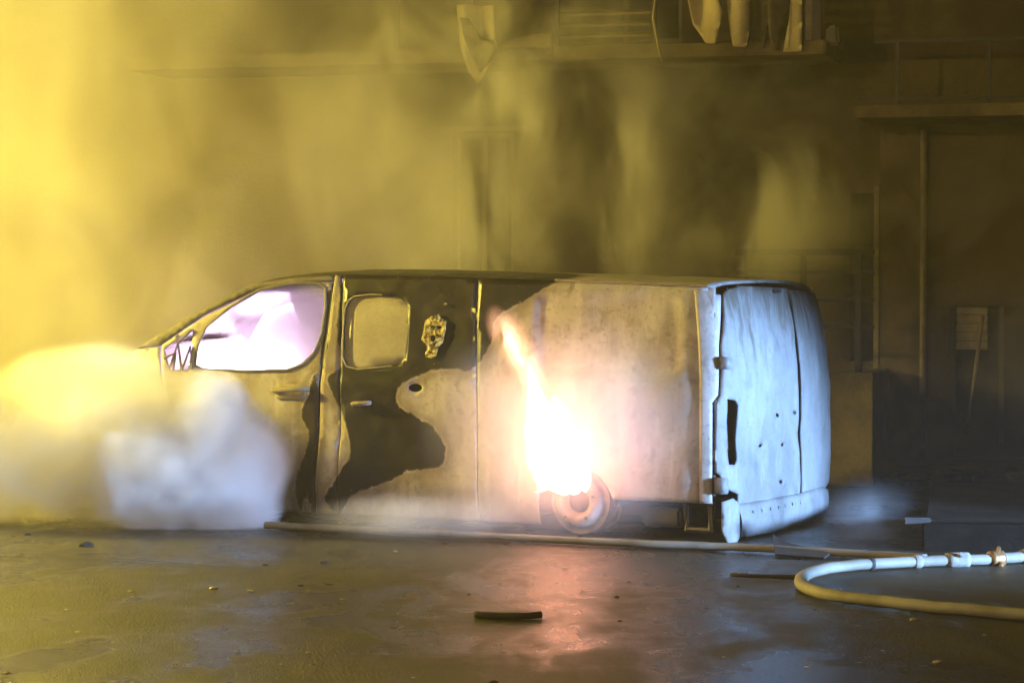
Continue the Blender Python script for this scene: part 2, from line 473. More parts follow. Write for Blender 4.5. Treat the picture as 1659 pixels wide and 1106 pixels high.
# handles
def handle(px0, px1, parent, mat):
    a, b = S2(*px0), S2(*px1)
    y = yoff(*a)
    pts = [loc(a[0], y+.01, a[1]), loc(a[0]-.03, y-.035, a[1]), loc((a[0]+b[0])/2, y-.045, (a[1]+b[1])/2), loc(b[0]+.03, y-.035, b[1]), loc(b[0], y+.01, b[1])]
    return obj('handle', tube_me('handle', spline(pts, 4), .017, 8), mat, parent, smooth=True)
handle((442,632), (500,630), fdoor, SEAL)
cup = SP(rrect(446, 622, 496, 648, 9))
panel('handle_recess', cup, [], lambda a, b: side(a, b)+Vector((0, -.004, 0)), SEAL, fdoor, (0, -1, 0), step=.05, thick=.003)
handle((596,652), (582,654), slid, ALLOY)
# front wing
wing = [(fs+.128, .98), (fs-.042, .55), (fs-.132, bot)][::-1]
FW = (4.42, .19)
wing_arch = []
for k in range(11):
    a = R(14+152*k/10); wing_arch.append((FW[0]-.36*math.cos(a), FW[1]+.36*math.sin(a)))
top_w = SP([(258,562),(222,566)])
wing = [(fs-.128, bot), (FW[0]-.345, bot+.02)] + wing_arch[1:] + [(FW[0]+.40, .12), (5.12, .14), (5.20, .5), (5.14, .86), (4.95, 1.03)] + [top_w[1], top_w[0]] + [(fs+.13, .985), (fs-.04, .55)]
panel('front_wing', wing, [], side, BODY, van, (0, -1, 0), attrs={'paint': paint_attr}, buckle=.012)
# A pillar and roof rail
ap = SP([(540,446),(480,449),(410,459),(330,499),(260,540),(222,564),(258,560),(331,510),(413,470),(480,458),(540,455)])
panel('a_pillar', ap, [], lambda a, b: side(a, b)+Vector((0, -.003, 0)), SOOT, van, (0, -1, 0), buckle=.004, thick=.03)
# far side, one sheet
TOPL = sorted(q_top+sd_top+SP([(540,446),(480,449),(410,459),(330,499),(260,540),(222,564)]))
far = [tuple(p) for p in TOPL] + [(4.95, 1.03), (5.14, .86), (5.2, .5), (5.12, .14), (FW[0]+.4, .12)] + wing_arch[::-1][:-1] + [(FW[0]-.345, bot), (WS+WR, bot)] + arch[::-1] + [(WS-WR, rear_bot), (.17, rear_bot)]
panel('far_side_panel', far, [fwin], side_far, BODY, van, (0, 1, 0), attrs={'paint': lambda V: np.full(len(V), 1.)}, buckle=.01, step=.07)
# roof
TA = np.array(TOPL)
def ztop(s): return float(np.interp(s, TA[:, 0], TA[:, 1]))
hs = S2(405, 461)[0]
v, f = [], []; NS, NQ = 60, 24
for i in range(NS+1):
    s = .155+(hs-.155)*i/NS; z0 = ztop(s); y0 = yoff(max(s, .3), z0)
    for j in range(NQ+1):
        q = j/NQ; ww = y0+(WID-2*y0)*q; e = abs(2*q-1)
        z = z0-.006+.038*(1-e**5)+.014*(1-e*e)
        z += .006*noise.noise(Vector((s*2, ww*2, 3)))*(1-e**4)
        v.append(loc(s+(.05*(1-e*e) if i == NS else -.03*(1-e*e) if i == 0 else 0), ww, z))
for i in range(NS):
    for j in range(NQ): f.append((i*(NQ+1)+j, i*(NQ+1)+j+1, (i+1)*(NQ+1)+j+1, (i+1)*(NQ+1)+j))
rm = pydata('roof', v, f)
if rm.polygons[0].normal.z < 0: rm.flip_normals()
at = rm.attributes.new('paint', 'FLOAT', 'POINT')
p_s = S2(905, 455)[0]
at.data.foreach_set('value', np.array([(.4 if -q.x < p_s else -.4)*min(1, abs(-q.x-p_s)/.4) + (max(0, q.y-.5)*.9) for q in [Vector(x) for x in v]], np.float32))
o = obj('roof', rm, BODY, van, smooth=True); mo = o.modifiers.new('thickness', 'SOLIDIFY'); mo.thickness = .02; mo.offset = -1
# drip rail along the roof edge
obj('roof_rail', tube_me('roof_rail', [loc(s, yoff(max(s, .3), z)-.004, z+.004) for s, z in SP([(1150,464),(1040,459.5),(900,454.5)])], .009, 6), SEAL, van)

# opaque panes, added to keep lamp light out of the cab
WSG = simple('light_blocking_glass', (.03, .026, .022), (.08, .07, .055), .35, scale=4, bump=.1)
v, f = [], []
hdr, cwl = (hs+.03, ztop(hs)-.005), (4.60, 1.185)
for i in range(9):
    k = i/8; s = hdr[0]+(cwl[0]-hdr[0])*k; z = ztop(min(s, 4.6)) if 0 < i < 8 else (hdr[1] if i == 0 else cwl[1])
    y0 = yoff(s, z)+.03
    for j in range(13):
        q = j/12; v.append(loc(s+.10*(1-(2*q-1)**2), y0+(WID-2*y0)*q, z-.012+.02*(1-(2*q-1)**2)))
for i in range(8):
    for j in range(12): f.append((i*13+j, i*13+j+1, (i+1)*13+j+1, (i+1)*13+j))
o = obj('windscreen_blocker', pydata('windscreen_blocker', v, f), WSG, van, smooth=True); mo = o.modifiers.new('thickness', 'SOLIDIFY'); mo.thickness = .008
panel('far_window_blocker', [tuple(np.array(fwin).mean(0)+(np.array(p)-np.array(fwin).mean(0))*1.04) for p in fwin], [], lambda a, b: side_far(a, b)+Vector((0, -.02, 0)), WSG, van, (0, 1, 0), step=.1, thick=.006)

# rear corner, doors
rseam = .0
def poly_ac(pts): return RP(pts)
rtop = 1.66
A_L = R2(1168, 700)[0]
def atx(x, y): return R2(x, y)
corner = RP([(1170,474),(1169,560),(1168,640),(1157,650),(1157,770),(1170,800)]) 
# near rear door: everything from the seam to the split, with the lamp opening
doorL = RP([(1172,476),(1180,469),(1205,463),(1240,465),(1274,468),(1283,520),(1293,600),(1294,700),(1294,840),(1262,845),(1197,850),(1196,800),(1172,790),(1166,770),(1158,765),(1159,655),(1168,640),(1168,560)])
lamp = RP([(1178,646),(1190,648),(1197,657),(1197,745),(1193,753),(1180,752)])
bolts = [RP(ell(x, y, 3.2, 3.2, 8)) for x, y in ((1258,672),(1289,668),(1234,722),(1268,720),(1266,780))]
dl = panel('rear_door', doorL, [lamp]+bolts, rear, REAR, van, (1, -.5, 0), step=.03, buckle=.034, thick=.02)
dl['label'] = 'ash-white rear door with empty tail lamp slot'
panel('lamp_recess', [tuple(np.array(lamp).mean(0)+(np.array(p)-np.array(lamp).mean(0))*1.2) for p in lamp], [], lambda a, b: rear(a, b)+Vector((-.09, .02, 0)), DARKM, dl, (1, -.3, 0), step=.05, thick=.006)
obj('lamp_bracket', tube_me('lamp_bracket', [rear(*R2(1183+k*1.2, 656+k*24))+Vector((-.05, .02, 0)) for k in range(4)], .012, 6), SOOT, dl)
doorR = RP([(1281,470),(1305,472),(1322,476)]); aR = doorR[-1][0]
amax = RTOT-.10
doorR = [doorR[0], doorR[1]] + [(amax, doorR[1][1]-.02), (amax+.05, 1.4), (amax+.05, .9), (amax+.05, .26)] + RP([(1299,838),(1299,700),(1298,600),(1289,520)])
panel('rear_door', doorR, [], rear, REAR, van, (1, -.5, 0), step=.04, buckle=.016, thick=.02)
# seam strip behind the split, and inner structure
for (x0, y0), (x1, y1) in (((1172,478),(1166,640)), ((1278,470),(1297,838))):
    pts = [rear(*R2(x0+(x1-x0)*k/6, y0+(y1-y0)*k/6))+Vector((-.06, .05, 0)) for k in range(7)]
    obj('door_shut_face', tube_me('door_shut_face', pts, .045, 6), DARKM, van)
# far rear corner post
farc = [(amax+.06, 1.6), (RTOT-.01, 1.6), (RTOT-.01, .26), (amax+.06, .26)]
panel('rear_corner_post', farc, [], rear, REAR, van, (1, .5, 0), step=.06)
# near rear corner strip beside the quarter panel
cs = [(.0, ztop(.17)-.02)] + [(a-.012, b) for a, b in RP([(1170,478),(1167,560),(1166,640)])] + [(R2(1157,700)[0]-.012, .9), (R2(1157,700)[0]-.012, rear_bot), (.0, rear_bot)]
panel('rear_corner_post', cs, [], rear, BODY, van, (.5, -1, 0), step=.04, attrs={'paint': lambda V: np.full(len(V), 1.)})
# hinges
for (x, y, wd, hg) in ((1176,588,26,20), (1170,786,30,26)):
    c = rear(*R2(x, y))
    hinge = obj('hinge', box_bm((-.035, -.05, -hg*.002), (.055, .02, hg*.002), .008), REAR, van, c, True)
    hinge.rotation_euler = (0, 0, R(-35))
    obj('hinge_pin', tube_me('hinge_pin', [(-.03, -.045, -hg*.0026), (-.03, -.045, hg*.0026)], .013, 8), DARKM, hinge)
# latch and top lamp housing
c = rear(*R2(1256, 472)); obj('high_lamp_recess', box_bm((-.04, -.07, -.014), (.018, .07, .016), .006), DARKM, van, c)
# rear bumper remains
def bump_bar(a0, a1, z0, z1, bulge, name='rear_bumper', holes=()):
    ol = [(a0, z1), (a1, z1), (a1, z0), (a0, z0)]
    return panel(name, ol, holes, lambda a, b: rear(a, b)+Vector((.05+bulge*math.sin(math.pi*min(1, max(0, (b-z0)/(z1-z0)))), 0, 0)), REAR, van, (1, -.4, 0), step=.03, buckle=.02)
a0 = R2(1197, 860)[0]; a1 = amax-.04
bh = [ell(a0+.16+k*.13, .175, .010, .010, 8) for k in range(7)]
bpn = panel('rear_bumper', [(a0, .235), (a1-.15, .235), (a1, .20), (a1, .035), (a1-.25, .012), (a0+.3, .012), (a0, .008)], bh,
      lambda a, b: rear(a, b)+Vector((.008+.02*math.sin(math.pi*min(1, max(0, (b-.02)/.22))), 0, 0)), REAR, van, (1, -.4, 0), step=.03, buckle=.03)
bpn['label'] = 'buckled ash-white rear bumper bar'
cr = RP([(1168,812),(1186,806),(1197,815),(1197,868),(1192,878),(1178,880),(1168,860)])
panel('bumper_corner', cr, [], lambda a, b: rear(a, b)+Vector((.02, -.03, 0)), REAR, van, (.7, -1, 0), step=.03, buckle=.02)
# underbody frame seen below the rear overhang
obj('chassis_rail', box_bm(loc(2.9, .35, .12), loc(.2, .43, .24), .01), DARKM, van)
obj('chassis_rail', box_bm(loc(2.9, 1.49, .12), loc(.2, 1.57, .24), .01), DARKM, van)
obj('tow_bracket', tube_me('tow_bracket', [loc(.30, .10, .25), loc(.29, .10, .07), loc(.12, .10, .07), loc(.12, .10, .25)], .025, 6), SOOT, van)
obj('spare_wheel_cradle', box_bm(loc(.62, .10, .075), loc(.34, .9, .20), .02), DARKM, van)
# floor, bulkhead, cab contents
obj('floor', box_bm(loc(5.0, .14, .255), loc(.18, WID-.14, .285), 0), DARKM, van)
bs = S2(540, 600)[0]
obj('bulkhead', box_bm(loc(bs+.01, .16, .285), loc(bs-.02, WID-.16, 1.66), 0), SEAL, van)
pb = S2(520, 600)[0]
v, f = [], []
for z in (bot+.02, .5, .95, 1.2, 1.45, 1.66):      # added box stopping cab light leaking through the door gap
    c_ = S2(*[(514, 838), (516, 740), (520, 612), (528, 545), (537, 485), (545, 452)][len(v)//4])
    for ds, dw in ((-.16, .03), (.06, .03), (.06, .10), (-.16, .10)): v.append(loc(c_[0]+ds, yoff(c_[0], c_[1])+dw, z))
for k in range(5):
    for i in range(4): f.append((4*k+i, 4*k+(i+1) % 4, 4*k+4+(i+1) % 4, 4*k+4+i))
obj('b_pillar_light_block', recalc(pydata('b_pillar_light_block', v, f)), DARKM, van)
obj('dashboard', box_bm(loc(4.72, .14, .62), loc(4.38, WID-.14, .93), .04), DARKM, van)
for ww in (.45, 1.35):
    st = obj('seat', box_bm(loc(bs+.62, ww-.24, .42), loc(bs+.10, ww+.24, .54), .03), DARKM, van)
    fr = []
    for a, b in ((0, 0), (1, 0)):
        pass
    obj('seat_back_frame', tube_me('seat_back_frame', spline([loc(bs+.14, ww-.2, .54), loc(bs+.08, ww-.2, .82), loc(bs+.06, ww, .92), loc(bs+.08, ww+.2, .82), loc(bs+.14, ww+.2, .54)], 5), .016, 6), DARKM, van)
# front end: bonnet, cowl, bumper with lamp openings (in the steam)
def front_x(ww): t = (ww-WID/2)/(WID/2); return 1-t*t
v, f = [], []
prof = [(4.60, 1.19), (4.78, 1.13), (4.98, 1.045), (5.14, .93), (5.22, .80)]
for j in range(17):
    ww = .06+(WID-.12)*j/16
    for s, z in prof:
        k = (s-4.6)/.62
        v.append(loc(s+.16*front_x(ww)*k, .02+ww+ (.12*k*k*(1 if ww < WID/2 else -1)*abs(1-2*ww/WID)), z+.05*front_x(ww)))
for j in range(16):
    for i in range(4): f.append((j*5+i, j*5+i+1, (j+1)*5+i+1, (j+1)*5+i))
o = obj('bonnet', recalc(pydata('bonnet', v, f)), burnt_body('burnt_bonnet', paint=False), van, smooth=True)
mo = o.modifiers.new('thickness', 'SOLIDIFY'); mo.thickness = .02
def fsurf(a, z):
    ww = .18+(WID-.36)*a
    return loc(5.16+.16*front_x(ww)+.06*math.sin(math.pi*min(1, max(0, z/.85))), ww, z)
panel('front_bumper', [(0, .10), (1, .10), (1, .79), (0, .79)], [rrect(.02, .58, .20, .74, .03), rrect(.80, .58, .98, .74, .03), rrect(.3, .55, .7, .7, .03), rrect(.2, .18, .8, .36, .03)],
      fsurf, burnt_body('burnt_front_bumper', (.2, .18, .16), (.1, .085, .07), paint=False), van, (-1, 0, 0), step=.05)
obj('radiator', box_bm(loc(5.12, .3, .15), loc(5.04, WID-.3, .75), .01), DARKM, van)
obj('engine', box_bm(loc(4.98, .45, .35), loc(4.75, WID-.5, .85), .05, jitter=.03), DARKM, van)
# wheels without tyres
def wheel(s, near=True):
    y = .055 if near else WID-.055
    r = obj('wheel', lathe_me('wheel', [(.075, .02), (.098, .0), (.100, -.025), (.125, -.03), (.162, -.012), (.172, .02), (.172, .05), (.200, .055), (.215, .035), (.219, .045), (.206, .085), (.190, .11), (.188, .19), (.208, .22), (.216, .245)], 48), ALLOY, van, loc(s, y-.02, .222), True)
    if not near: r.rotation_euler = (0, 0, math.pi)
    obj('hub', lathe_me('hub', [(.001, .03), (.055, .03), (.072, .045), (.08, .10), (.09, .12)], 24), DARKM, r, smooth=True)
    for k in range(5):
        q = 2*math.pi*k/5+.3
        obj('wheel_bolt', lathe_me('wheel_bolt', [(.001, -.03), (.010, -.03), (.010, .0)], 8), DARKM, r, (.128*math.cos(q), -.006, .128*math.sin(q)))
    for k in range(3):     # steel wire left of the burnt tyre
        pts = []
        for i in range(41):
            q = 2*math.pi*i/40; rr = .213+.014*k*.5+.02*noise.noise(Vector((math.cos(q)*2, math.sin(q)*2, k*3+s)))
            pts.append((rr*math.cos(q), .08+.06*k+.03*noise.noise(Vector((math.cos(q)*2, 5+math.sin(q)*2, k))), max(-.214, rr*math.sin(q))))
        obj('tyre_wire', tube_me('tyre_wire', pts, .005, 5), ALLOY, r)
    obj('brake_disc', lathe_me('brake_disc', [(.06, .10), (.168, .10), (.168, .125), (.06, .125)], 40), DARKM, r)
    return r
for s in (WS, FW[0]):
    wheel(s, True); wheel(s, False)
obj('rear_axle', tube_me('rear_axle', [loc(WS, .2, .2), loc(WS, WID-.2, .2)], .045, 10), DARKM, van)
# wheel housing
v, f = [], []
for k in range(13):
    a = R(6+168*k/12)
    for ww in (.05, .36): v.append(loc(WS-.31*math.cos(a), ww, WZ+.31*math.sin(a)))
for k in range(12): f.append((2*k, 2*k+1, 2*k+3, 2*k+2))
obj('wheel_housing', pydata('wheel_housing', v, f), DARKM, van, smooth=True)
# bumpy glossy yellow patch on the black paint
STK = NT('bumpy_yellow_patch'); c = STK.coord(); nz = STK.noise(c, 26, 4, .6, .6)
STK.bump(nz, 1.0, .05); YPATCHM = STK.set(STK.mix(STK.ss(nz, .40, .62), (.62, .50, .14), (.06, .045, .02)), .3, 0, .6)
sk = SP([(690,520),(700,512),(712,508),(716,516),(725,520),(722,540),(718,555),(712,562),(708,576),(700,580),(690,578),(693,560),(684,550),(687,535)])
def patch_surf(a, b): return side(a, b)+Vector((0, -.012-.014*noise.noise(Vector((a*30, b*30, 1))), 0))
panel('yellow_patch', sk, [SP(ell(703, 548, 5, 6, 7)), SP(ell(713, 530, 4, 3, 6))], patch_surf, YPATCHM, slid, (0, -1, 0), step=.014, thick=.003)
panel('yellow_patch', SP(ell(723, 493, 3, 3, 7)), [], patch_surf, YPATCHM, slid, (0, -1, 0), step=.014, thick=.003)

# ------------------------------------------------------------------ building behind
PHI = R(15)
F0 = Vector((3.53, 21.1, 0)); GD = Vector((math.cos(PHI), -math.sin(PHI), 0)); GN = Vector((math.sin(PHI), math.cos(PHI), 0))
def FW3(t, d, z): return F0+GD*t+GN*d+Vector((0, 0, z))          # d < 0 is towards the street
def F2(x, y, d=0.0): return solve(lambda a, b: FW3(a, d, b), x, y, -2., 3.)
bld = empty('building', F0, -PHI)
tag(bld, 'soot-stained building with balconies looming in the smoke behind the van', 'building')
def fl(t, d, z): return Vector((t, d, z))
def mat_wall():
    m = NT('sooty_plaster'); c = m.coord()
    big = m.noise(c, .55, 5, .6, .5); med = m.noise(m.vm(c, (1, 1, .5)), 2.3, 5, .6, .4); fine = m.noise(c, 30, 4)
    col = m.mix(m.ss(big, .35, .65), (.115, .085, .042), (.055, .04, .02))
    col = m.mix(m.ss(med, .5, .72, 0, .8), col, (.07, .055, .04))
    col = m.mix(m.ss(fine, .5, .8, 0, .4), col, (.12, .10, .07))
    d = m.math('ADD', m.attr('soot'), m.math('MULTIPLY', m.math('SUBTRACT', m.noise(c, 2.6, 4), .5), .35))  # dark stains, plus balcony shade and smoke gap painted in
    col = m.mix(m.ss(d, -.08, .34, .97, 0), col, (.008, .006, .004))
    m.bump(m.math('ADD', med, m.math('MULTIPLY', fine, .4)), .4, .03)
    return m.set(col, .85, 0, .2)
WALL = mat_wall()
def frect(x0, y0, x1, y1, d=0):
    a, b = F2((x0+x1)/2, y0, d), F2((x0+x1)/2, y1, d); l, r_ = F2(x0, (y0+y1)/2, d), F2(x1, (y0+y1)/2, d)
    return (l[0], b[1], r_[0], a[1])
op1 = frect(728, 214, 832, 400); op1 = (op1[0], .95, op1[2], op1[3])
op2 = frect(1376, 312, 1417, 470); op2 = (op2[0], .98, op2[2], op2[3])
op3 = frect(1545, 500, 1720, 700); op3 = (op3[0], .17, op3[2], op3[3]+.02)
tl = F2(1010, 130)[0]
z2 = 3.75
ops2 = [(F2(x0, 40)[0], z2, F2(x1, 40)[0], z2+2.1) for x0, x1 in ((1005, 1105),)]
soot_shade_px = [[(1048,98),(1075,92),(1105,140),(1140,210),(1130,235),(1100,200),(1050,150)],  # dark gap between smoke plumes, painted on the wall
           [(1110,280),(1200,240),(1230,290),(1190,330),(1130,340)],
           [(690,105),(880,108),(870,200),(720,205)],  # shade under the balcony, painted on the wall
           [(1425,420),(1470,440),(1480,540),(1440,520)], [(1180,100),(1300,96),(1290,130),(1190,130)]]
soot_shade_polys = [[F2(*p) for p in q] for q in soot_shade_px]
def soot_shade_attr(V):
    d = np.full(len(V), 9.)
    for p in soot_shade_polys: d = np.minimum(d, sdf(V, p))
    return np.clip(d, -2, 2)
def rc(o): return [(o[0], o[1]), (o[2], o[1]), (o[2], o[3]), (o[0], o[3])]
holes = [rc(o) for o in [op1, op2, op3]+ops2]
panel('wall', [(-16, -.1), (9, -.1), (9, 9), (-16, 9)], holes, lambda a, b: fl(a, 0, b), WALL, bld, (0, -1, 0), step=.22, thick=.28, attrs={'soot': soot_shade_attr})
DARKGLASS = simple('dark_window_glass', (.012, .010, .008), (.02, .017, .013), .8, scale=2, bump=0, spec=.1)
FRAME = simple('window_frame_paint', (.30, .25, .17), (.16, .13, .09), .6, scale=10)
BLACKPAINT = simple('black_railing_paint', (.010, .008, .007), (.02, .016, .012), .5, scale=20)
def window(o, mull=2, name='window', sill=True):
    x0, z0, x1, z1 = o
    bm = bmesh.new(); t = .05
    for lo, hi in (((x0, .10, z0), (x0+t, .16, z1)), ((x1-t, .10, z0), (x1, .16, z1)), ((x0+t, .10, z1-t), (x1-t, .16, z1)), ((x0+t, .10, z0), (x1-t, .16, z0+t))):
        box_bm(lo, hi, 0, bm)
    wf = obj(name, bm, FRAME, bld)
    for k in range(mull):
        a = x0+t+(x1-x0-2*t)*k/mull; b = x0+t+(x1-x0-2*t)*(k+1)/mull
        obj('pane', box_bm((a+.02, .125, z0+t), (b-.02, .135, z1-t)), DARKGLASS, wf)
        if k: obj('mullion', box_bm((a-.02, .10, z0+t), (a+.02, .16, z1-t)), FRAME, wf)
    if sill: obj('window_sill', box_bm((x0-.06, -.07, z0-.06), (x1+.06, .1, z0-.003), .008), FRAME, bld)
    return wf
window(op1); window(ops2[0], 2, 'balcony_door', False);
obj('lintel', box_bm((op1[0]-.05, -.045, op1[3]+.004), (op1[2]+.12, .05, op1[3]+.05), .006), FRAME, bld)
obj('door', box_bm((op2[0], .16, op2[1]), (op2[2], .20, op2[3])), DARKGLASS, bld)
obj('door_jamb', box_bm((op2[2]-.002, -.06, op2[1]-.8), (op2[2]+.045, .05, op2[3]+.05), .006), FRAME, bld)
obj('pilaster', box_bm((op2[2]+.05, -.05, .1), (op2[2]+.45, .0, 2.98), .01), simple('pilaster_plaster', (.17, .125, .06), (.05, .036, .018), .85, scale=3, bump=.4), bld)
# dark ground-floor opening on the right with a half-lowered roller shutter
sh = obj('doorway_backing', box_bm((op3[0], .24, op3[1]), (op3[2], .27, op3[3])), DARKGLASS, bld)
zz = op3[3]
for k in range(5):
    obj('shutter_slat', box_bm((op3[0]+.01, .06, zz-.075*(k+1)+.006), (op3[0]+.28, .10, zz-.075*k), .006), FRAME, bld)
t_, z_ = F2(1622, 560)
obj('doorway_strip', box_bm((t_-.02, .02, .3), (t_+.02, .05, op3[3])), simple('doorway_post_paint', (.12, .10, .09), None, .6), bld)
t_, z_ = F2(1497, 420)
obj('downpipe', tube_me('downpipe', [(t_, -.06, .15), (t_, -.06, 2.95)], .028, 8), FRAME, bld, smooth=True)
# landing with railing in front of the raised doorway
CONC = simple('balcony_concrete', (.20, .15, .075), (.08, .06, .03), .85, scale=3, bump=.4)
LD = -1.15
l0 = F2(1190, 420, LD)[0]; l1 = F2(1416, 420, LD)[0]
obj('landing', box_bm((l0, LD, .0), (l1, -.002, .93), .01), CONC, bld)
rail = obj('landing_railing', box_bm((l0, LD+.02, F2(1300, 408, LD)[1]-.028), (l1, LD+.06, F2(1300, 408, LD)[1]+.024), .006), BLACKPAINT, bld)
for y, h in ((441, .017), (486, .012), (529, .016)):
    z = F2(1300, y, LD)[1]; obj('rail', box_bm((l0, LD+.025, z-h), (l1-(0 if y < 500 else -.0), LD+.055, z+h), .004), BLACKPAINT, rail)
for x in (1210, 1300, 1390):
    t = F2(x, 420, LD)[0]; obj('post', box_bm((t-.025, LD+.015, .93), (t+.025, LD+.065, F2(1300, 408, LD)[1]-.022), .004), BLACKPAINT, rail)
# upper balcony, middle of the picture
BD = -1.05
b0, zb = F2(640, 103, BD); b1, zb1 = F2(1338, 86, BD); zb = (zb+zb1)/2
bal = obj('balcony_slab', box_bm((b0-2.5, BD, zb-.005), (b1, -.002, zb+.11), .012), CONC, bld)
def post(x, z1, wd=.03, mat=BLACKPAINT, par=bal):
    t = F2(x, 60, BD)[0]; return obj('post', box_bm((t-wd, BD+.03, zb+.11), (t+wd, BD+.03+2*wd, z1), .005), mat, par)
for x in (640, 760, 900, 1058, 1322): post(x, zb+1.1, .022 if x != 1322 else .035)
obj('post', box_bm((F2(1309, 60, BD)[0]-.055, BD+.03, zb+.11), (F2(1309, 60, BD)[0]+.035, BD+.12, zb+2.2), .01), FRAME, bal)
obj('rail', box_bm((b0-2.5, BD+.03, zb+1.10), (b1, BD+.075, zb+1.14), .006), BLACKPAINT, bal)
PANELM = simple('balcony_panel', (.42, .35, .22), (.26, .2, .11), .55, scale=4)
pp = [F2(x, y, BD) for x, y in ((806,98),(803,70),(835,62),(868,55),(896,52),(896,98))]
panel('parapet_panel', pp, [], lambda a, b: fl(a, BD+.01+.02*math.sin(a*5), b), PANELM, bal, (0, -1, 0), step=.1, thick=.012)
for k, y in enumerate((16, 34, 52, 68, 84)):
    p0, p1 = F2(905, y+6, BD), F2(1052, y-4, BD)
    o = obj('louvre_slat', box_bm((p0[0], BD+.04, p0[1]-.012), (p1[0], BD+.10, p0[1]+.012), .004), simple('louvre_paint', (.22, .17, .08), None, .4) if k == 0 else bpy.data.materials['louvre_paint'], bal)
    o.rotation_euler = (R(28), 0, 0); o.location = (0, 0, 0)
    # turn about its own line
    c = Vector((0, BD+.07, p0[1])); o.location = c-Matrix.Rotation(R(28), 3, 'X') @ c
# cable hanging at the balcony front
tcb = [F2(x, y, BD-.03) for x, y in ((1066,-25),(1061,8),(1058,30),(1062,52),(1066,72),(1072,100))]
tag(obj('hanging_cable', tube_me('hanging_cable', [FW3(a, BD-.03, b) for a, b in tcb], .011, 6), PANELM, smooth=True), 'thin pale cable dangling over the front of the middle balcony', 'cable')
# balcony on the right
CD_ = -.85
c0, zc = F2(1384, 191, CD_); c1 = c0+3.6
balr = obj('balcony_slab', box_bm((c0, CD_, zc), (c1, -.002, zc+.10), .012), CONC, bld)
ztr = F2(1450, 66, CD_)[1]
obj('rail', box_bm((c0+.16, CD_+.03, ztr-.016), (c1, CD_+.06, ztr+.016), .004), BLACKPAINT, balr)
obj('rail', box_bm((c0+.02, CD_+.03, zc+.135), (c1, CD_+.055, zc+.16), .004), BLACKPAINT, balr)
for x in (1453, 1603, 1700):
    t = F2(x, 120, CD_)[0]; obj('post', box_bm((t-.016, CD_+.028, zc+.10), (t+.016, CD_+.062, ztr-.016), .004), BLACKPAINT, balr)
# bracket at the end of the middle balcony
bt, bz = F2(1345, 50, BD); obj('wall_bracket', box_bm((bt-.05, BD+.1, bz-.10), (bt+.05, BD+.2, bz+.05), .02, jitter=.015), FRAME, bal)
# washing and torn sheets on the balcony
def cloth(name, px, label, mat, d=BD-.02, amp=.04, freq=18, seed=0, cat='cloth', thick=.006):
    poly = [F2(x, y, d) for x, y in px]
    def fm(a, b): return FW3(a, d+amp*math.sin(a*freq+seed)+amp*.8*noise.noise(Vector((a*5, b*3, seed))), b)
    o = panel(name, poly, [], fm, mat, None, None, step=.035, thick=thick)
    return tag(o, label, cat)
TARP = simple('pale_tarpaulin', (.70, .60, .38), (.5, .42, .24), .35, scale=5, bump=.2)
WASH = simple('pale_washing', (.55, .46, .28), (.42, .34, .18), .8, scale=6)
DCL = simple('dark_washing', (.035, .028, .02), (.06, .045, .03), .85, scale=6)
cloth('torn_sheet', [(737,8),(803,10),(805,60),(806,78),(790,108),(772,136),(762,118),(750,85),(744,60)], 'torn pale sheet hanging to a point below the left of the balcony', TARP, amp=.05, freq=24, seed=1)
cloth('hanging_flap', [(745,28),(757,30),(778,62),(800,66),(806,78),(795,100),(776,118),(760,88),(750,60)], 'dark folded flap lying over the torn pale sheet', simple('dark_tarpaulin', (.09, .07, .035), None, .4), d=BD-.11, amp=.04, freq=14, seed=3)
cloth('washing', [(1108,-40),(1150,-40),(1172,20),(1160,72),(1142,70),(1122,40)], 'pale cloth drooping over the balcony beside the dangling cable', WASH, amp=.05, seed=2)
cloth('washing', [(1172,-40),(1214,-40),(1216,40),(1210,78),(1188,76),(1180,40)], 'pale cloth hanging between two dark garments on the balcony', WASH, amp=.04, seed=5)
cloth('washing', [(1216,-40),(1238,-40),(1246,30),(1238,78),(1214,78),(1212,50),(1222,20)], 'dark garment hanging left of the grey garment on the balcony', DCL, amp=.03, seed=6)
cloth('washing', [(1242,-40),(1280,-40),(1276,20),(1264,50),(1262,82),(1252,82),(1246,50)], 'grey garment hanging beside the narrow pale strip on the balcony', simple('grey_washing', (.14, .115, .08), None, .85), d=BD-.05, amp=.03, seed=7)
cloth('washing', [(1282,-40),(1300,-40),(1299,84),(1268,84),(1278,30)], 'narrow pale strip of cloth hanging next to the balcony end post', WASH, amp=.02, seed=8)
# pole leaning in the doorway on the right
a, b = F2(1592, 512, -.06), F2(1566, 706, -.35)
tag(obj('leaning_pole', tube_me('leaning_pole', [FW3(a[0], -.06, a[1]), FW3(b[0], -.35, max(b[1], .17))], [.018, .014], 8), PANELM, smooth=True), 'slim pale pole leaning in the dark doorway on the right', 'pole')
RIG = True

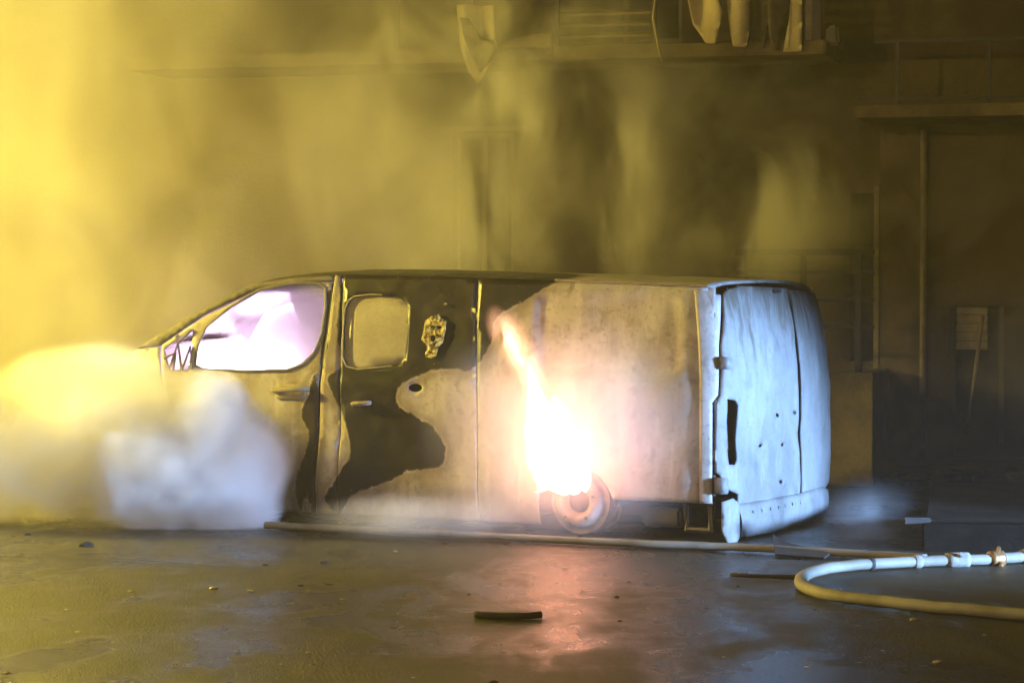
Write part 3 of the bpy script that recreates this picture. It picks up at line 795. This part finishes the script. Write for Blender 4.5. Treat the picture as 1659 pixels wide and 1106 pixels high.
# ------------------------------------------------------------------ hoses and debris on the road
HOSE = NT('canvas_fire_hose'); c = HOSE.coord(); nz = HOSE.noise(c, 4, 4); wv = HOSE.noise(c, 120, 2)
HOSE.bump(wv, .3, .004); HOSEM = HOSE.set(HOSE.mix(HOSE.ss(nz, .35, .7), (.31, .285, .235), (.19, .17, .125)), .65, 0, .3)
BRASS = simple('brass_coupling', (.55, .30, .12), (.30, .16, .07), .4, .6, scale=20)
STRAP = simple('pale_coupling_binding', (.36, .33, .28), (.2, .18, .15), .7, scale=30)
def hose_path(px, r, n=7):
    P = [G(x, y) for x, y in px]
    out = spline(P, n)
    for i, p in enumerate(out):
        p.z = r*.86+.004+.004*noise.noise(Vector((i*.3, 0, 0)))
    return out
def hose(px, r, label):
    root = empty('fire_hose', G(*px[0])); base = root.location
    path = hose_path(px, r)
    obj('hose_body', tube_me('hose_body', [p-base for p in path], [r*(1+.05*noise.noise(Vector((i*.37, r*90, 2)))) for i in range(len(path))], 14, .86), HOSEM, root, smooth=True)
    return tag(root, label, 'hose', 'fire hoses on the road'), path
h1, p1 = hose([(430,857),(520,861),(620,866),(750,873),(900,881),(1050,888),(1170,892),(1250,896),(1340,901),(1430,906),(1500,911)], .028, 'pale fire hose lying straight along the side of the van')
h2, p2 = hose([(1760,905),(1660,911),(1604,915),(1510,918),(1430,922),(1370,926),(1320,935),(1299,947),(1304,961),(1345,974),(1420,984),(1500,993),(1600,1002),(1760,1016)], .037, 'pale fire hose looping back on itself in the right foreground')
def collar(path, x, root, mat, r, length, name, lugs=0):
    i = min(range(len(path)-1), key=lambda k: abs(proj(path[k])[0]-x)+(0 if proj(path[k])[1] < 932 else 500))
    p, d = path[i], (path[i+1]-path[i]).normalized()
    o = obj(name, tube_me(name, [-d*length/2, -d*length*.3, d*length*.3, d*length/2], [r*.92, r, r, r*.92], 14), mat, root, p-root.location, smooth=True)
    for k in range(lugs):
        q = 2*math.pi*k/lugs+.4; up = Vector((0, 0, 1)); a = d.cross(up).normalized()
        e = a*math.cos(q)+up*math.sin(q)
        obj('coupling_lug', tube_me('coupling_lug', [e*r*.9, e*(r+.025)], .013, 6), mat, o)
    return o
collar(p2, 1612, h2, BRASS, .052, .09, 'hose_coupling', 4)
collar(p2, 1545, h2, STRAP, .046, .14, 'hose_coupling', 3)
collar(p2, 1490, h2, STRAP, .040, .05, 'hose_band')
collar(p2, 1415, h2, DARKM, .0385, .03, 'hose_band')
collar(p2, 1660, h2, STRAP, .046, .05, 'hose_band')
# charred stick, rod, plate
def rod(px, r, label, mat, name='charred_stick', cat='stick', z=0):
    P = [G(x, y)+Vector((0, 0, r*.9+z+.004*noise.noise(Vector((x*.1, y, 0))))) for x, y in px]
    P = spline(P, 4)
    return tag(obj(name, tube_me(name, P, [r*(1+.25*noise.noise(Vector((i*.9, r*50, 0)))) for i in range(len(P))], 8), mat, smooth=True), label, cat)
CHAR = simple('charred_wood', (.030, .012, .008), (.012, .006, .004), .8, scale=20, bump=.5)
rod([(770,1000),(800,1002),(845,1003),(876,1001)], .018, 'charred stick lying in the fire glow on the wet road', CHAR)
rod([(1184,933),(1230,936),(1300,938)], .012, 'thin dark rod lying left of the hose loop', CHAR, 'thin_rod', 'rod')
pm = [G(1252,888), G(1262,893), G(1345,903), G(1335,906), G(1256,902)]
bm = bmesh.new(); zs = (.10, .07, .03, .012, .02)
top = [bm.verts.new(p+Vector((0, 0, z))) for p, z in zip(pm, zs)]; bt_ = [bm.verts.new(p+Vector((0, .01, z-.012))) for p, z in zip(pm, zs)]
bm.faces.new(top); bm.faces.new(bt_[::-1])
for k in range(5): bm.faces.new((top[k], bt_[k], bt_[(k+1) % 5], top[(k+1) % 5]))
bmesh.ops.recalc_face_normals(bm, faces=bm.faces)
tag(obj('torn_shard', bm, DARKM), 'torn dark shard of bodywork lying over the straight hose', 'fragment')
def lump_me(name, sx, sy, sz, seed, flat=.0, sub=2):
    bm = bmesh.new(); bmesh.ops.create_icosphere(bm, subdivisions=sub, radius=1)
    for v_ in bm.verts:
        k = 1+.45*noise.noise(v_.co*1.6+Vector((seed*3.1, 0, 0)))+.2*noise.noise(v_.co*4+Vector((0, seed, 0)))
        v_.co = Vector((v_.co.x*sx*k, v_.co.y*sy*k, max(-.5, v_.co.z*k)*sz))
    me = bpy.data.meshes.new(name); bm.to_mesh(me); bm.free(); return me
RUB = simple('dark_rubble', (.05, .042, .036), (.02, .017, .014), .9, scale=15, bump=.6)
PALE = simple('pale_fragment', (.50, .45, .34), (.34, .29, .2), .5, scale=20)
for i, (x, y, sx, sz) in enumerate([(1385,773,.085,.075),(1418,775,.07,.04),(1462,772,.10,.04),(1485,779,.12,.035),(1535,770,.12,.05),(1552,780,.14,.05),(1620,770,.16,.05),(1652,776,.12,.04),(1405,822,.13,.03)]):
    z = .158 if x > 1475 else 0
    p = G(x, y, z)
    if x <= 1475: p = G(x, y+4, 0)
    o = obj('rubble', lump_me('rubble', sx, sx*.8, sz, i+1), RUB, None, p+Vector((0, 0, sz*.45)))
    tag(o, ['blocky dark rubble lump beside the rear of the van', 'small dark rubble lump next to the blocky one', 'dark rubble lump at the pavement edge behind the hoses', 'long flat rubble lump on the pavement near the pale block',
            'raised rubble lump in the middle of the pavement', 'widest flat rubble lump in the middle of the pavement', 'wide rubble heap under the dark doorway', 'rubble lump at the right edge below the doorway', 'very flat dark rubble patch low behind the van'][i], 'rubble', 'rubble along the wall')
o = obj('pale_block', box_bm((-.09, -.05, 0), (.09, .05, .035), .012, jitter=.008), simple('grey_block_stone', (.07, .062, .055), None, .9), None, G(1478, 862)+Vector((0, 0, .16)))
o.location = K0+KD*.02+KN*.06+Vector((-.06, 0, .172)); tag(o, 'pale stone block on the corner of the dark kerb', 'block')
# scattered fragments
fr = [(212,957,9),(345,953,16),(405,957,13),(500,957,7),(108,987,8),(125,1023,7),(215,966,6),(320,1034,6),(385,1054,8),(498,1056,6),(555,971,10),(10,1090,14),(670,1097,6),(640,893,7),
      (1390,1013,7),(1480,1004,17),(1520,1072,16),(1430,1053,6),(1307,1080,8),(1172,1064,6),(1595,1028,6),(1580,892,10),(1010,1020,5),(980,1040,5),(930,1008,5),(860,1045,5),(905,1060,5),(1050,985,5),(455,1075,4),(250,915,4)]
FRL = {1: 'widest of the pale fragments in a row on the road left of centre', 2: 'pale fragment just right of the widest one in the row on the left', 11: 'flat pale fragment in the bottom left corner of the road', 15: 'flat pale fragment just below the near run of the looped hose', 16: 'flat pale fragment low on the right, nearest the camera'}
lm = [lump_me('fragment', 1, .55, .3, 40+k, sub=1) for k in range(4)]
for m_ in lm: m_.materials.append(PALE)
for i, (x, y, wd) in enumerate(fr):
    p = G(x, y); s = wd/1.6*p.y/FPX
    o = obj('fragment', lm[i % 4], None, None, p+Vector((0, 0, s*.10))); o.scale = (s, s, s); o.rotation_euler = (0, 0, random.uniform(-.6, .6))
    tag(o, FRL.get(i, 'small pale fragment lying on the wet road'), 'fragment', 'pale fragments scattered on the road')
dk = [(487,949,14),(525,911,16),(140,884,26),(45,866,14),(430,915,10),(760,963,8),(99,1051,6),(140,1072,6),(212,1085,6),(372,943,5),(915,922,9),(1000,967,9),(1004,1006,10),(1195,950,8),(1019,943,8),(1048,946,6),(942,957,6),(800,1106,18)]
DKL = {0: 'black cinder on the open road below the front door', 1: 'black cinder on the road close under the straight hose', 2: 'long low black cinder at the edge of the smoke on the left', 17: 'large black cinder at the bottom edge of the road'}
lmd = [lump_me('fragment', 1, .7, .4, 60+k, sub=1) for k in range(3)]
for m_ in lmd: m_.materials.append(RUB)
for i, (x, y, wd) in enumerate(dk):
    p = G(x, y); s = wd/2*p.y/FPX
    o = obj('cinder', lmd[i % 3], None, None, p+Vector((0, 0, s*.12))); o.scale = (s, s, s); o.rotation_euler = (0, 0, random.uniform(-.6, .6))
    tag(o, DKL.get(i, 'small black cinder lying on the wet road'), 'cinder', 'black cinders scattered on the road')

# ------------------------------------------------------------------ fire
def emit_mat(name, col, strength):
    m = NT(name); m.t.nodes.remove(m.b); e = m.n('Emission'); e.inputs[0].default_value = (*col, 1); e.inputs[1].default_value = strength
    m.t.links.new(e.outputs[0], m.out.inputs['Surface']); return m.m
def flame_vol(name, col_in, col_out, strength, nscale=5.0, stretch=.5, power=1.6, cut=(.30, .62)):
    m = NT(name, True); c = m.coord(); r = m.n('VectorMath', operation='LENGTH'); m.put(r.inputs[0], c); r = r.outputs['Value']
    fall = m.math('POWER', m.math('SUBTRACT', 1.0, r, clamp=True), power)
    nz = m.ss(m.noise(m.vm(m.pos(), (1, 1, stretch)), nscale, 3, .55, .6), cut[0], cut[1])
    d = m.math('MULTIPLY', fall, nz)
    e = m.n('Emission'); m.put(e.inputs[0], m.mix(m.ss(d, 0, .5), col_out, col_in)); m.put(e.inputs[1], m.math('MULTIPLY', d, strength))
    m.t.links.new(e.outputs[0], m.out.inputs['Volume']); return m.m
_sph = None
def sphere():
    global _sph
    if _sph is None:
        bm = bmesh.new(); bmesh.ops.create_uvsphere(bm, u_segments=24, v_segments=14, radius=1); _sph = bpy.data.meshes.new('volume_hull'); bm.to_mesh(_sph); bm.free()
    return _sph.copy()
def hull(name, mat, centre, radii, rot=(0, 0, 0), parent=None):
    o = obj(name, sphere(), mat, parent); o.location = centre; o.scale = radii; o.rotation_euler = rot; return o
def flame_core(name, spines, mat, parent, base, depth=.7):
    """tapering tongues: lists of (x px, y px, half width px, depth plane w)"""
    V, F = [], []
    for sp in spines:
        st = spline([Vector((a, b, c_)) for a, b, c_ in sp], 5); i0 = len(V); n = 14
        for i, q in enumerate(st):
            s, z = solve(lambda a_, b_: world(loc(a_, WPLANE, b_)), q.x, q.y, 2., 1.); h = max(.002, q.z)*world(loc(s, 0, z)).y/FPX
            cen = world(loc(s, WPLANE, z))
            wob = .35*noise.noise(Vector((q.x*.03, q.y*.05, 1)))
            for k in range(n):
                a = 2*math.pi*k/n
                rr = h*(1+.22*noise.noise(Vector((math.cos(a)*1.5, math.sin(a)*1.5, q.y*.06))))
                V.append(cen+Vector((math.cos(a)*rr, math.sin(a)*rr*depth, 0))-base)
        for i in range(len(st)-1):
            for k in range(n): F.append((i0+i*n+k, i0+i*n+(k+1) % n, i0+(i+1)*n+(k+1) % n, i0+(i+1)*n+k))
        F.append(tuple(i0+k for k in range(n))); F.append(tuple(i0+(len(st)-1)*n+k for k in range(n)))
    return obj(name, recalc(pydata(name, V, F)), mat, parent, smooth=True)
FLAME = emit_mat('white_hot_flame', (1.0, .37, .20), 14.0)
WPLANE = -.26
fbase = world(loc(WS, WPLANE, .30))
fire = empty('wheel_arch_flame', fbase); tag(fire, 'white-hot flame leaping up the side of the van from its rear wheel', 'flame')
flame_core('flame_core', [
    [(914,802,1),(913,797,14),(910,786,30),(902,755,41),(893,715,39),(882,682,29),(873,662,20),(868,642,14),(863,620,9),(859,602,5),(856,590,1)],
    [(930,801,1),(930,796,10),(930,772,22),(925,730,24),(915,695,20),(906,668,16),(900,652,7),(898,642,1.5)],
    [(868,797,1),(880,790,9),(874,760,12),(866,715,14),(860,690,9),(856,670,2)],
    [(948,797,1),(948,786,7),(948,765,9),(944,730,7),(938,705,1.5)]], FLAME, fire, fbase)
def at_van(x, y, ww): s, z = solve(lambda a_, b_: world(loc(a_, ww, b_)), x, y, 2., 1.); return world(loc(s, ww, z))
ENV = flame_vol('flame_envelope_gas', (1, .45, .22), (1, .33, .15), 8.0, 7, .5, 1.6, (.36, .62))
hull('flame_envelope', ENV, at_van(896, 720, WPLANE)-fbase, (.36, .24, .46), (0, R(-12), 0), fire)
TON = flame_vol('flame_tongue_gas', (1, .60, .36), (1, .42, .24), 24.0, 8, .55, 1.2, (.36, .6))
hull('flame_tongue', TON, at_van(852, 595, WPLANE)-fbase, (.125, .12, .42), (0, R(-17), 0), fire)
hull('flame_tongue', TON, at_van(822, 548, WPLANE)-fbase, (.12, .10, .26), (0, R(-28), 0), fire)
# fire in the cab
cbase = at_van(430, 596, .55)
cf = empty('cab_flame', cbase); tag(cf, 'glaring white blaze behind the open cab window', 'flame')
CABF = emit_mat('cab_blaze', (.90, .62, 1.0), 19.0)
WPLANE = .45
flame_core('flame_core', [[(432,640,50),(432,612,42),(430,596,32),(428,584,20),(426,572,8),(425,566,1.5)], [(395,640,20),(392,610,18),(388,590,10),(386,578,1.5)], [(470,640,20),(472,610,18),(474,592,10),(476,582,1.5)], [(350,640,34),(350,612,30),(348,596,16),(346,586,1.5)]], CABF, cf, cbase)  # leftmost mound added to brighten the dark end of the cab

WPLANE = 1.25  # hidden far-side flames, added to spread light through the cab
flame_core('flame_core', [[(350,640,55),(352,590,48),(356,540,34),(362,505,14),(364,492,2)], [(440,640,60),(444,580,50),(452,520,34),(458,490,14),(460,478,2)]], CABF, cf, cbase)

# ------------------------------------------------------------------ smoke
def smoke_mat(name, col, density, lobes, nscale, cut, soft=.45, stretch=(1, 1, .6), detail=3, dist=.6, aniso=.2, seed=0., floor=0.0, rag=.5, rscale=None, rdetail=2):
    """lobes: ellipsoids (cx, cy, cz, rx, ry, rz) in the object's own metres; rag makes their outline uneven"""
    m = NT(name, True); c = m.coord(); d = None
    for L in lobes:
        q = m.vm(c, tuple(1/x for x in L[3:]), tuple(-L[k]/L[3+k] for k in range(3)))
        r = m.n('VectorMath', operation='LENGTH'); m.put(r.inputs[0], q); r = r.outputs['Value']
        d = r if d is None else m.math('SMOOTH_MIN', d, r, .5)
    if rag:
        nr = m.noise(m.vm(c, (1, 1, 1), (seed, 0, seed)), rscale or nscale or 2, rdetail, .55)
        d = m.math('ADD', d, m.math('MULTIPLY', m.math('SUBTRACT', nr, .5), rag))
    den = m.ss(d, 1-soft, 1.0, density, 0)
    if nscale:
        nz = m.ss(m.noise(m.vm(c, stretch, (seed, seed*.7, 0)), nscale, detail, .55, dist), cut[0], cut[1], floor, 1)
        den = m.math('MULTIPLY', den, nz)
    pv_ = m.n('VolumePrincipled'); pv_.inputs['Color'].default_value = (*col, 1)
    m.put(pv_.inputs['Density'], den); pv_.inputs['Anisotropy'].default_value = aniso
    m.t.links.new(pv_.outputs[0], m.out.inputs['Volume']); return m.m
def smoke(label, name, col, density, centre, lobes, nscale, cut, rz=0.0, **kw):
    mat = smoke_mat(name, col, density, lobes, nscale, cut, **kw)
    rag = kw.get('rag', .5)*.5+1.0
    lo = Vector([min(L[k]-L[3+k]*rag for L in lobes) for k in range(3)]); hi = Vector([max(L[k]+L[3+k]*rag for L in lobes) for k in range(3)])
    me = sphere(); c = (lo+hi)/2; h = (hi-lo)/2*(1.0 if len(lobes) == 1 else 1.15)
    for v_ in me.vertices: v_.co = Vector((v_.co.x*h.x, v_.co.y*h.y, v_.co.z*h.z))+c
    o = obj('smoke', me, mat); o.location = centre; o.rotation_euler = (0, 0, rz)
    return tag(o, label, 'smoke', kind='stuff')
GREY = (.88, .86, .82)
SMOKE = True
if SMOKE:
    # air of the whole street
    hm = NT('thin_smoke_haze', True); pv_ = hm.n('VolumePrincipled'); pv_.inputs['Color'].default_value = (.85, .83, .80, 1)
    pv_.inputs['Density'].default_value = .004; pv_.inputs['Anisotropy'].default_value = .15
    hm.t.links.new(pv_.outputs[0], hm.out.inputs['Volume'])
    hz = obj('haze', box_bm((-18, -2, -1.2), (18, 36, 10.5)), hm.m); tag(hz, 'thin smoky haze filling the whole street', 'haze', kind='stuff')
    smoke('dense yellow-lit smoke bank rolling over the front of the van', 'smoke_bank', GREY, .95, W(60, 450, 20.5), [(0, 0, 0, 3.6, 1.3, 2.2), (-.4, 0, 2.2, 4.4, 1.3, 2.0), (2.6, .1, .9, 1.5, 1.0, 1.7)], 1.1, (.36, .62), soft=.65, floor=.35, seed=3, rag=.5, dist=1.0)
    smoke('smoke drifting up from the roof in front of the building', 'smoke_plume', GREY, 3.6, W(860, 240, 19.9), [(-.2, 0, 0, 1.6, .55, 1.9), (.9, 0, -.3, 1.1, .5, 1.2), (2.0, -.2, -.5, 1.0, .4, .8)], 1.2, (.44, .62), soft=.75, stretch=(1.15, 1.15, .65), seed=11, floor=.05, rag=.7, rscale=1.3, dist=.9, detail=4)
    smoke('ragged smoke clinging to the sooty wall on the right', 'wall_smoke', GREY, 2.4, FW3(-1.2, -.42, 2.2), [(-1.5, 0, .6, 2.6, .30, 2.3), (2.6, 0, -.6, 2.4, .30, 1.7), (.1, .05, -.2, 1.3, .28, 1.0)], 1.1, (.44, .64), rz=-PHI, soft=.7, stretch=(1, 1, .8), seed=31, floor=.2, rag=.6, rscale=1.2, dist=1.2, detail=4)
    smoke('white steam cloud billowing at the front wheel of the van', 'steam_cloud', (.985, .985, .99), 12.0, W(365, 760, 16.8), [(-.10, 0, .34, .30, .30, .36), (.08, 0, .0, .42, .38, .50), (-.42, 0, -.08, .62, .36, .42)], 7, (.25, .6), soft=.42, aniso=-.15, stretch=(1, 1, 1), seed=5, floor=.5, rag=.95, rscale=2.6, rdetail=4)
    smoke('low pale smoke pouring from the front of the van', 'low_smoke', (.965, .955, .935), 6.5, W(130, 735, 17.3), [(0, 0, -.02, 1.25, .7, .58), (-.1, .3, .50, .7, .6, .30), (-1.0, 0, .2, .6, .6, .6), (.35, -.25, .22, .72, .45, .60)], 2.2, (.30, .6), soft=.65, stretch=(1, 1, 1), seed=9, floor=.35, rag=1.0, rscale=1.7, rdetail=4)
    smoke('thin smoke glowing around the wheel fire', 'fire_smoke', (.94, .90, .86), 2.0, at_van(920, 710, -.38), [(0, 0, 0, 1.05, .42, .85), (-.9, 0, -.50, .9, .36, .18)], 2.0, (.30, .62), soft=.8, seed=14, floor=.5, rag=.4)
    smoke('thin bluish steam drifting low behind the rear bumper', 'rear_steam', (.9, .9, .92), 1.2, W(1410, 850, 16.2), [(0, 0, 0, .5, .45, .35)], 2.6, (.4, .65), soft=.7, stretch=(1, 1, .7), seed=21, rag=.6)
    # cab
    s_, z_ = S2(420, 560)
    smoke('glowing pinkish smoke filling the cab', 'cab_smoke', (.985, .97, .985), 4.2, world(loc(s_+.06, WID/2, .95)), [(0, 0, 0, .86, .98, .74)], 0, None, rz=-TH, soft=.3, aniso=.0, rag=0)

# ------------------------------------------------------------------ the lamps that light the street
LAMPP = simple('galvanised_lamp_post', (.25, .25, .25), None, .5, .5, scale=10)
def bulb(name, col, power, locn, parent, kind='POINT', size=.12, aim=None, spot=None, blend=.5):
    l = bpy.data.lights.new(name, kind); l.energy = power; l.color = col; l.shadow_soft_size = size
    if kind == 'SPOT': l.spot_size = spot; l.spot_blend = blend
    o = bpy.data.objects.new(name, l); COL.objects.link(o); o.parent = parent; o.location = locn
    if aim is not None:
        d = Vector(aim)-(parent.location+Vector(locn)); o.rotation_euler = d.to_track_quat('-Z', 'Y').to_euler()
    return o
def street_lamp(px, h, power, arm, label, SODIUM=SODIUM):
    root = empty('street_lamp', px); tag(root, label, 'street lamp', 'sodium street lamps beyond the frame')
    obj('pole', tube_me('pole', [(0, 0, 0), (0, 0, .4), (0, 0, h), arm*.35+Vector((0, 0, h+.25)), arm+Vector((0, 0, h+.3))], [.09, .07, .05, .04, .035], 10), LAMPP, root, smooth=True)
    obj('lamp_head', box_bm(arm+Vector((-.3, -.14, h+.28)), arm+Vector((.3, .14, h+.40)), .04), LAMPP, root)
    obj('lamp_lens', box_bm(arm+Vector((-.2, -.09, h+.25)), arm+Vector((.2, .09, h+.275)), .008), emit_mat('sodium_lens', SODIUM, 8.0), root)
    bulb('sodium_bulb', SODIUM, power, arm+Vector((0, 0, h+.12)), root, size=.15)
street_lamp(Vector((-8.6, 19.0, 0)), 3.1, P_SODIUM, Vector((.8, -.3, 0)), 'sodium street lamp standing left of the smoke bank beyond the frame')
street_lamp(Vector((-7.5, 6.5, 0)), 5.0, P_ROAD_FILL, Vector((1.4, .2, 0)), 'added fill lamp on the near kerb beyond the left of the frame', ROAD_FILL_COL)  # added lamp brightening the road, van side and smoke
# tripod floodlight of the fire crew, right of the frame
fl_ = empty('floodlight', (10.15, 11.0, 0)); tag(fl_, 'tripod floodlight aimed at the van from the right beyond the frame', 'floodlight')
for k in range(3):
    q = 2*math.pi*k/3; obj('leg', tube_me('leg', [(0, 0, .6), (.35*math.cos(q), .35*math.sin(q), .0)], .015, 6), LAMPP, fl_)
obj('mast', tube_me('mast', [(0, 0, .5), (0, 0, .85)], .02, 8), LAMPP, fl_)
hd = obj('lamp_head', box_bm((-.06, -.16, .85), (.06, .16, 1.1), .02), LAMPP, fl_); hd.rotation_euler = (0, 0, R(-38))
fb = bulb('flood_bulb', COOL, P_FLOOD, (-.16, .12, .98), fl_, 'SPOT', .35, (.3, 16.2, .35), R(27), .6); fb.scale = (1, .62, 1)   # wide flat beam
